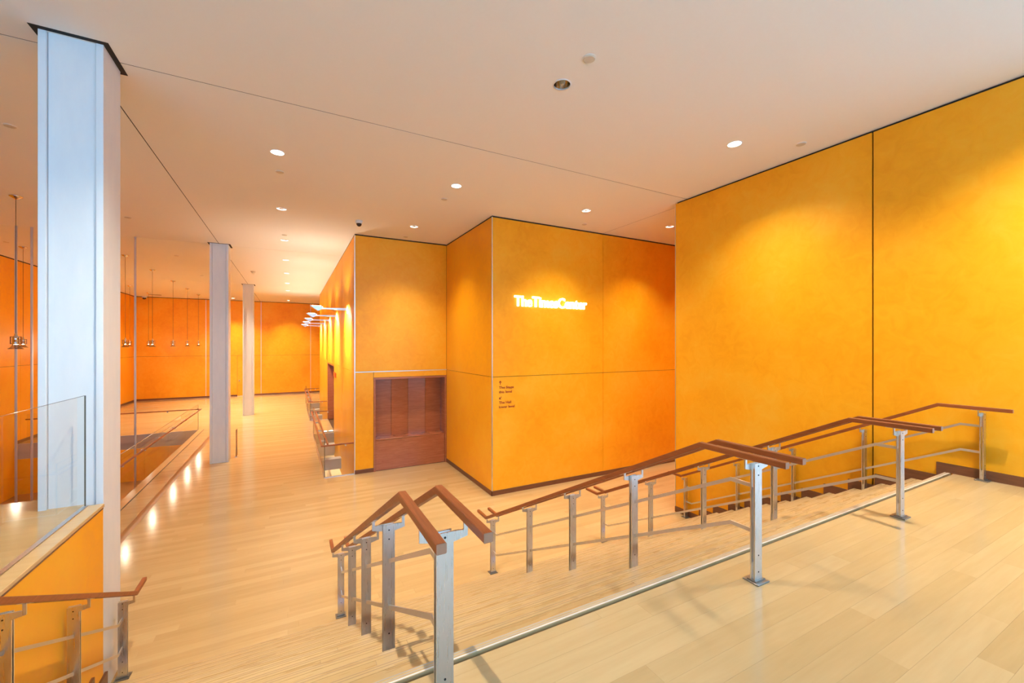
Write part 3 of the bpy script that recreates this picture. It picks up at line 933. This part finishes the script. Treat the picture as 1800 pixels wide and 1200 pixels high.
PN = [(-4.92, 12.13, 'largest chrome pendant lamp with glass skirt, at the left picture edge'),
      (-4.92, 15.25, 'chrome pendant lamp hidden behind the tall near column'),
      (-4.92, 18.40, "larger of the two pendant lamps at the near column's right edge"),
      (-4.92, 21.49, 'larger pendant lamp right of the slender rod, in front of a smaller one'),
      (-4.92, 24.78, 'pendant lamp third to the left of the second column'),
      (-4.92, 27.83, 'small pendant lamp second to the left of the second column'),
      (-4.92, 30.85, 'small pendant lamp next to the second column'),
      (-7.28, 18.33, 'smaller pendant lamp hung behind the largest one at the left edge'),
      (-7.28, 27.87, "smaller of the two pendant lamps at the near column's right edge"),
      (-7.28, 31.03, 'smaller pendant lamp close beside the larger one right of the slender rod')]
pr = pendant_proto()
for i, (x, y, lb) in enumerate(PN):
    o = pr if i == 0 else copy_tree(pr)
    o.location = (x, y, ZC); o['label'] = lb
    ld = bpy.data.lights.new('pendant_glow', 'POINT')
    ld.energy = 15; ld.color = (1, .9, .7); ld.shadow_soft_size = .02
    lo = bpy.data.objects.new('pendant_glow', ld); COL.objects.link(lo); lo.parent = o
    lo.location = (0, 0, EYE + .06 - ZC - .085)

# slender steel rods through the stairwell
for x, lb in ((-6.143, 'slender steel rod at the left edge behind the nearest pendant'), (-5.862, 'slender steel rod just left of the near column'), (-3.84, 'slender steel rod just right of the near column')):
    t = empty('steel_rod', (x, 15.15, -1.8), lb, 'rod', 'slender rods through the stairwell')
    obj('rod', lathe(new_bm(), [(.025, 0), (.025, ZC + 1.8)], 14), 'rod_metal', t, True)
    obj('rod_foot', lathe(new_bm(), [(.07, 0), (.07, .02)], 16), 'steel', t)

# brown narrow board behind the second column
t = empty('narrow_board', (-1.52, 15.62, 0), 'narrow upright brown board leaning behind the second column', 'board')
obj('board', bevel_all(box(-.012, .012, -.10, .10, .015, .86), .004), 'inlay_wood', t)
obj('foot', box(-.03, .03, -.11, .11, 0, .015), 'steel', t)

# ------------------------------------------------------------------ arm lights washing the block wall
ARMS = [(13.52, 'largest white arm light reaching from the orange wall near its corner'),
        (16.92, 'white arm light second from the block corner'),
        (20.05, 'white arm light third from the block corner, above the doorway'),
        (23.2, 'small white arm light fourth from the block corner'),
        (26.3, 'smallest and farthest white arm light on the block wall')]
def arm_light(y, label):
    t = empty('arm_light', (XL, y, EYE + 1.07), label, 'wall light', 'arm lights on the block wall')
    obj('wall_plate', bevel_all(box(-.02, -.001, -.05, .05, -.125, .125), .004), 'steel', t)
    bm = new_bm()
    prism(bm, [(-.02, -.038), (-.02, .036), (-.62, .020), (-.70, .028), (-.74, .0), (-.70, -.022), (-.62, -.015)], 'y', -.022, .022)
    obj('arm', bm, 'aluminium', t)
    bm = new_bm()
    prism(bm, [(-.70, .060), (-1.03, .072), (-1.03, .064), (-.82, -.075), (-.70, -.015)], 'y', -.085, .085)
    obj('head', bm, 'aluminium', t)
    prism_b = prism(new_bm(), [(-.700, .052), (-.694, .050), (-.694, -.005), (-.700, -.008)], 'y', -.07, .07)
    obj('lens', prism_b, 'lamp_lit', t)
    obj('top_lens', box(-.98, -.74, -.06, .06, .074, .080), 'lamp_lit', t)
    ld = bpy.data.lights.new('arm_light_beam', 'SPOT')
    ld.energy = 380; ld.color = (1, .93, .78); ld.spot_size = math.radians(120); ld.spot_blend = .7; ld.shadow_soft_size = .03
    lo = bpy.data.objects.new('arm_light_beam', ld); COL.objects.link(lo); lo.parent = t
    lo.location = (-.64, 0, -.07)
    lo.rotation_euler = (0, math.radians(-56), 0)
    ld = bpy.data.lights.new('arm_light_up', 'SPOT')
    ld.energy = 62; ld.color = (1, .9, .7); ld.spot_size = math.radians(135); ld.spot_blend = .4; ld.shadow_soft_size = .04
    lo = bpy.data.objects.new('arm_light_up', ld); COL.objects.link(lo); lo.parent = t
    lo.location = (-.86, 0, .125); lo.rotation_euler = (math.radians(180), 0, 0)
for a in ARMS: arm_light(*a)
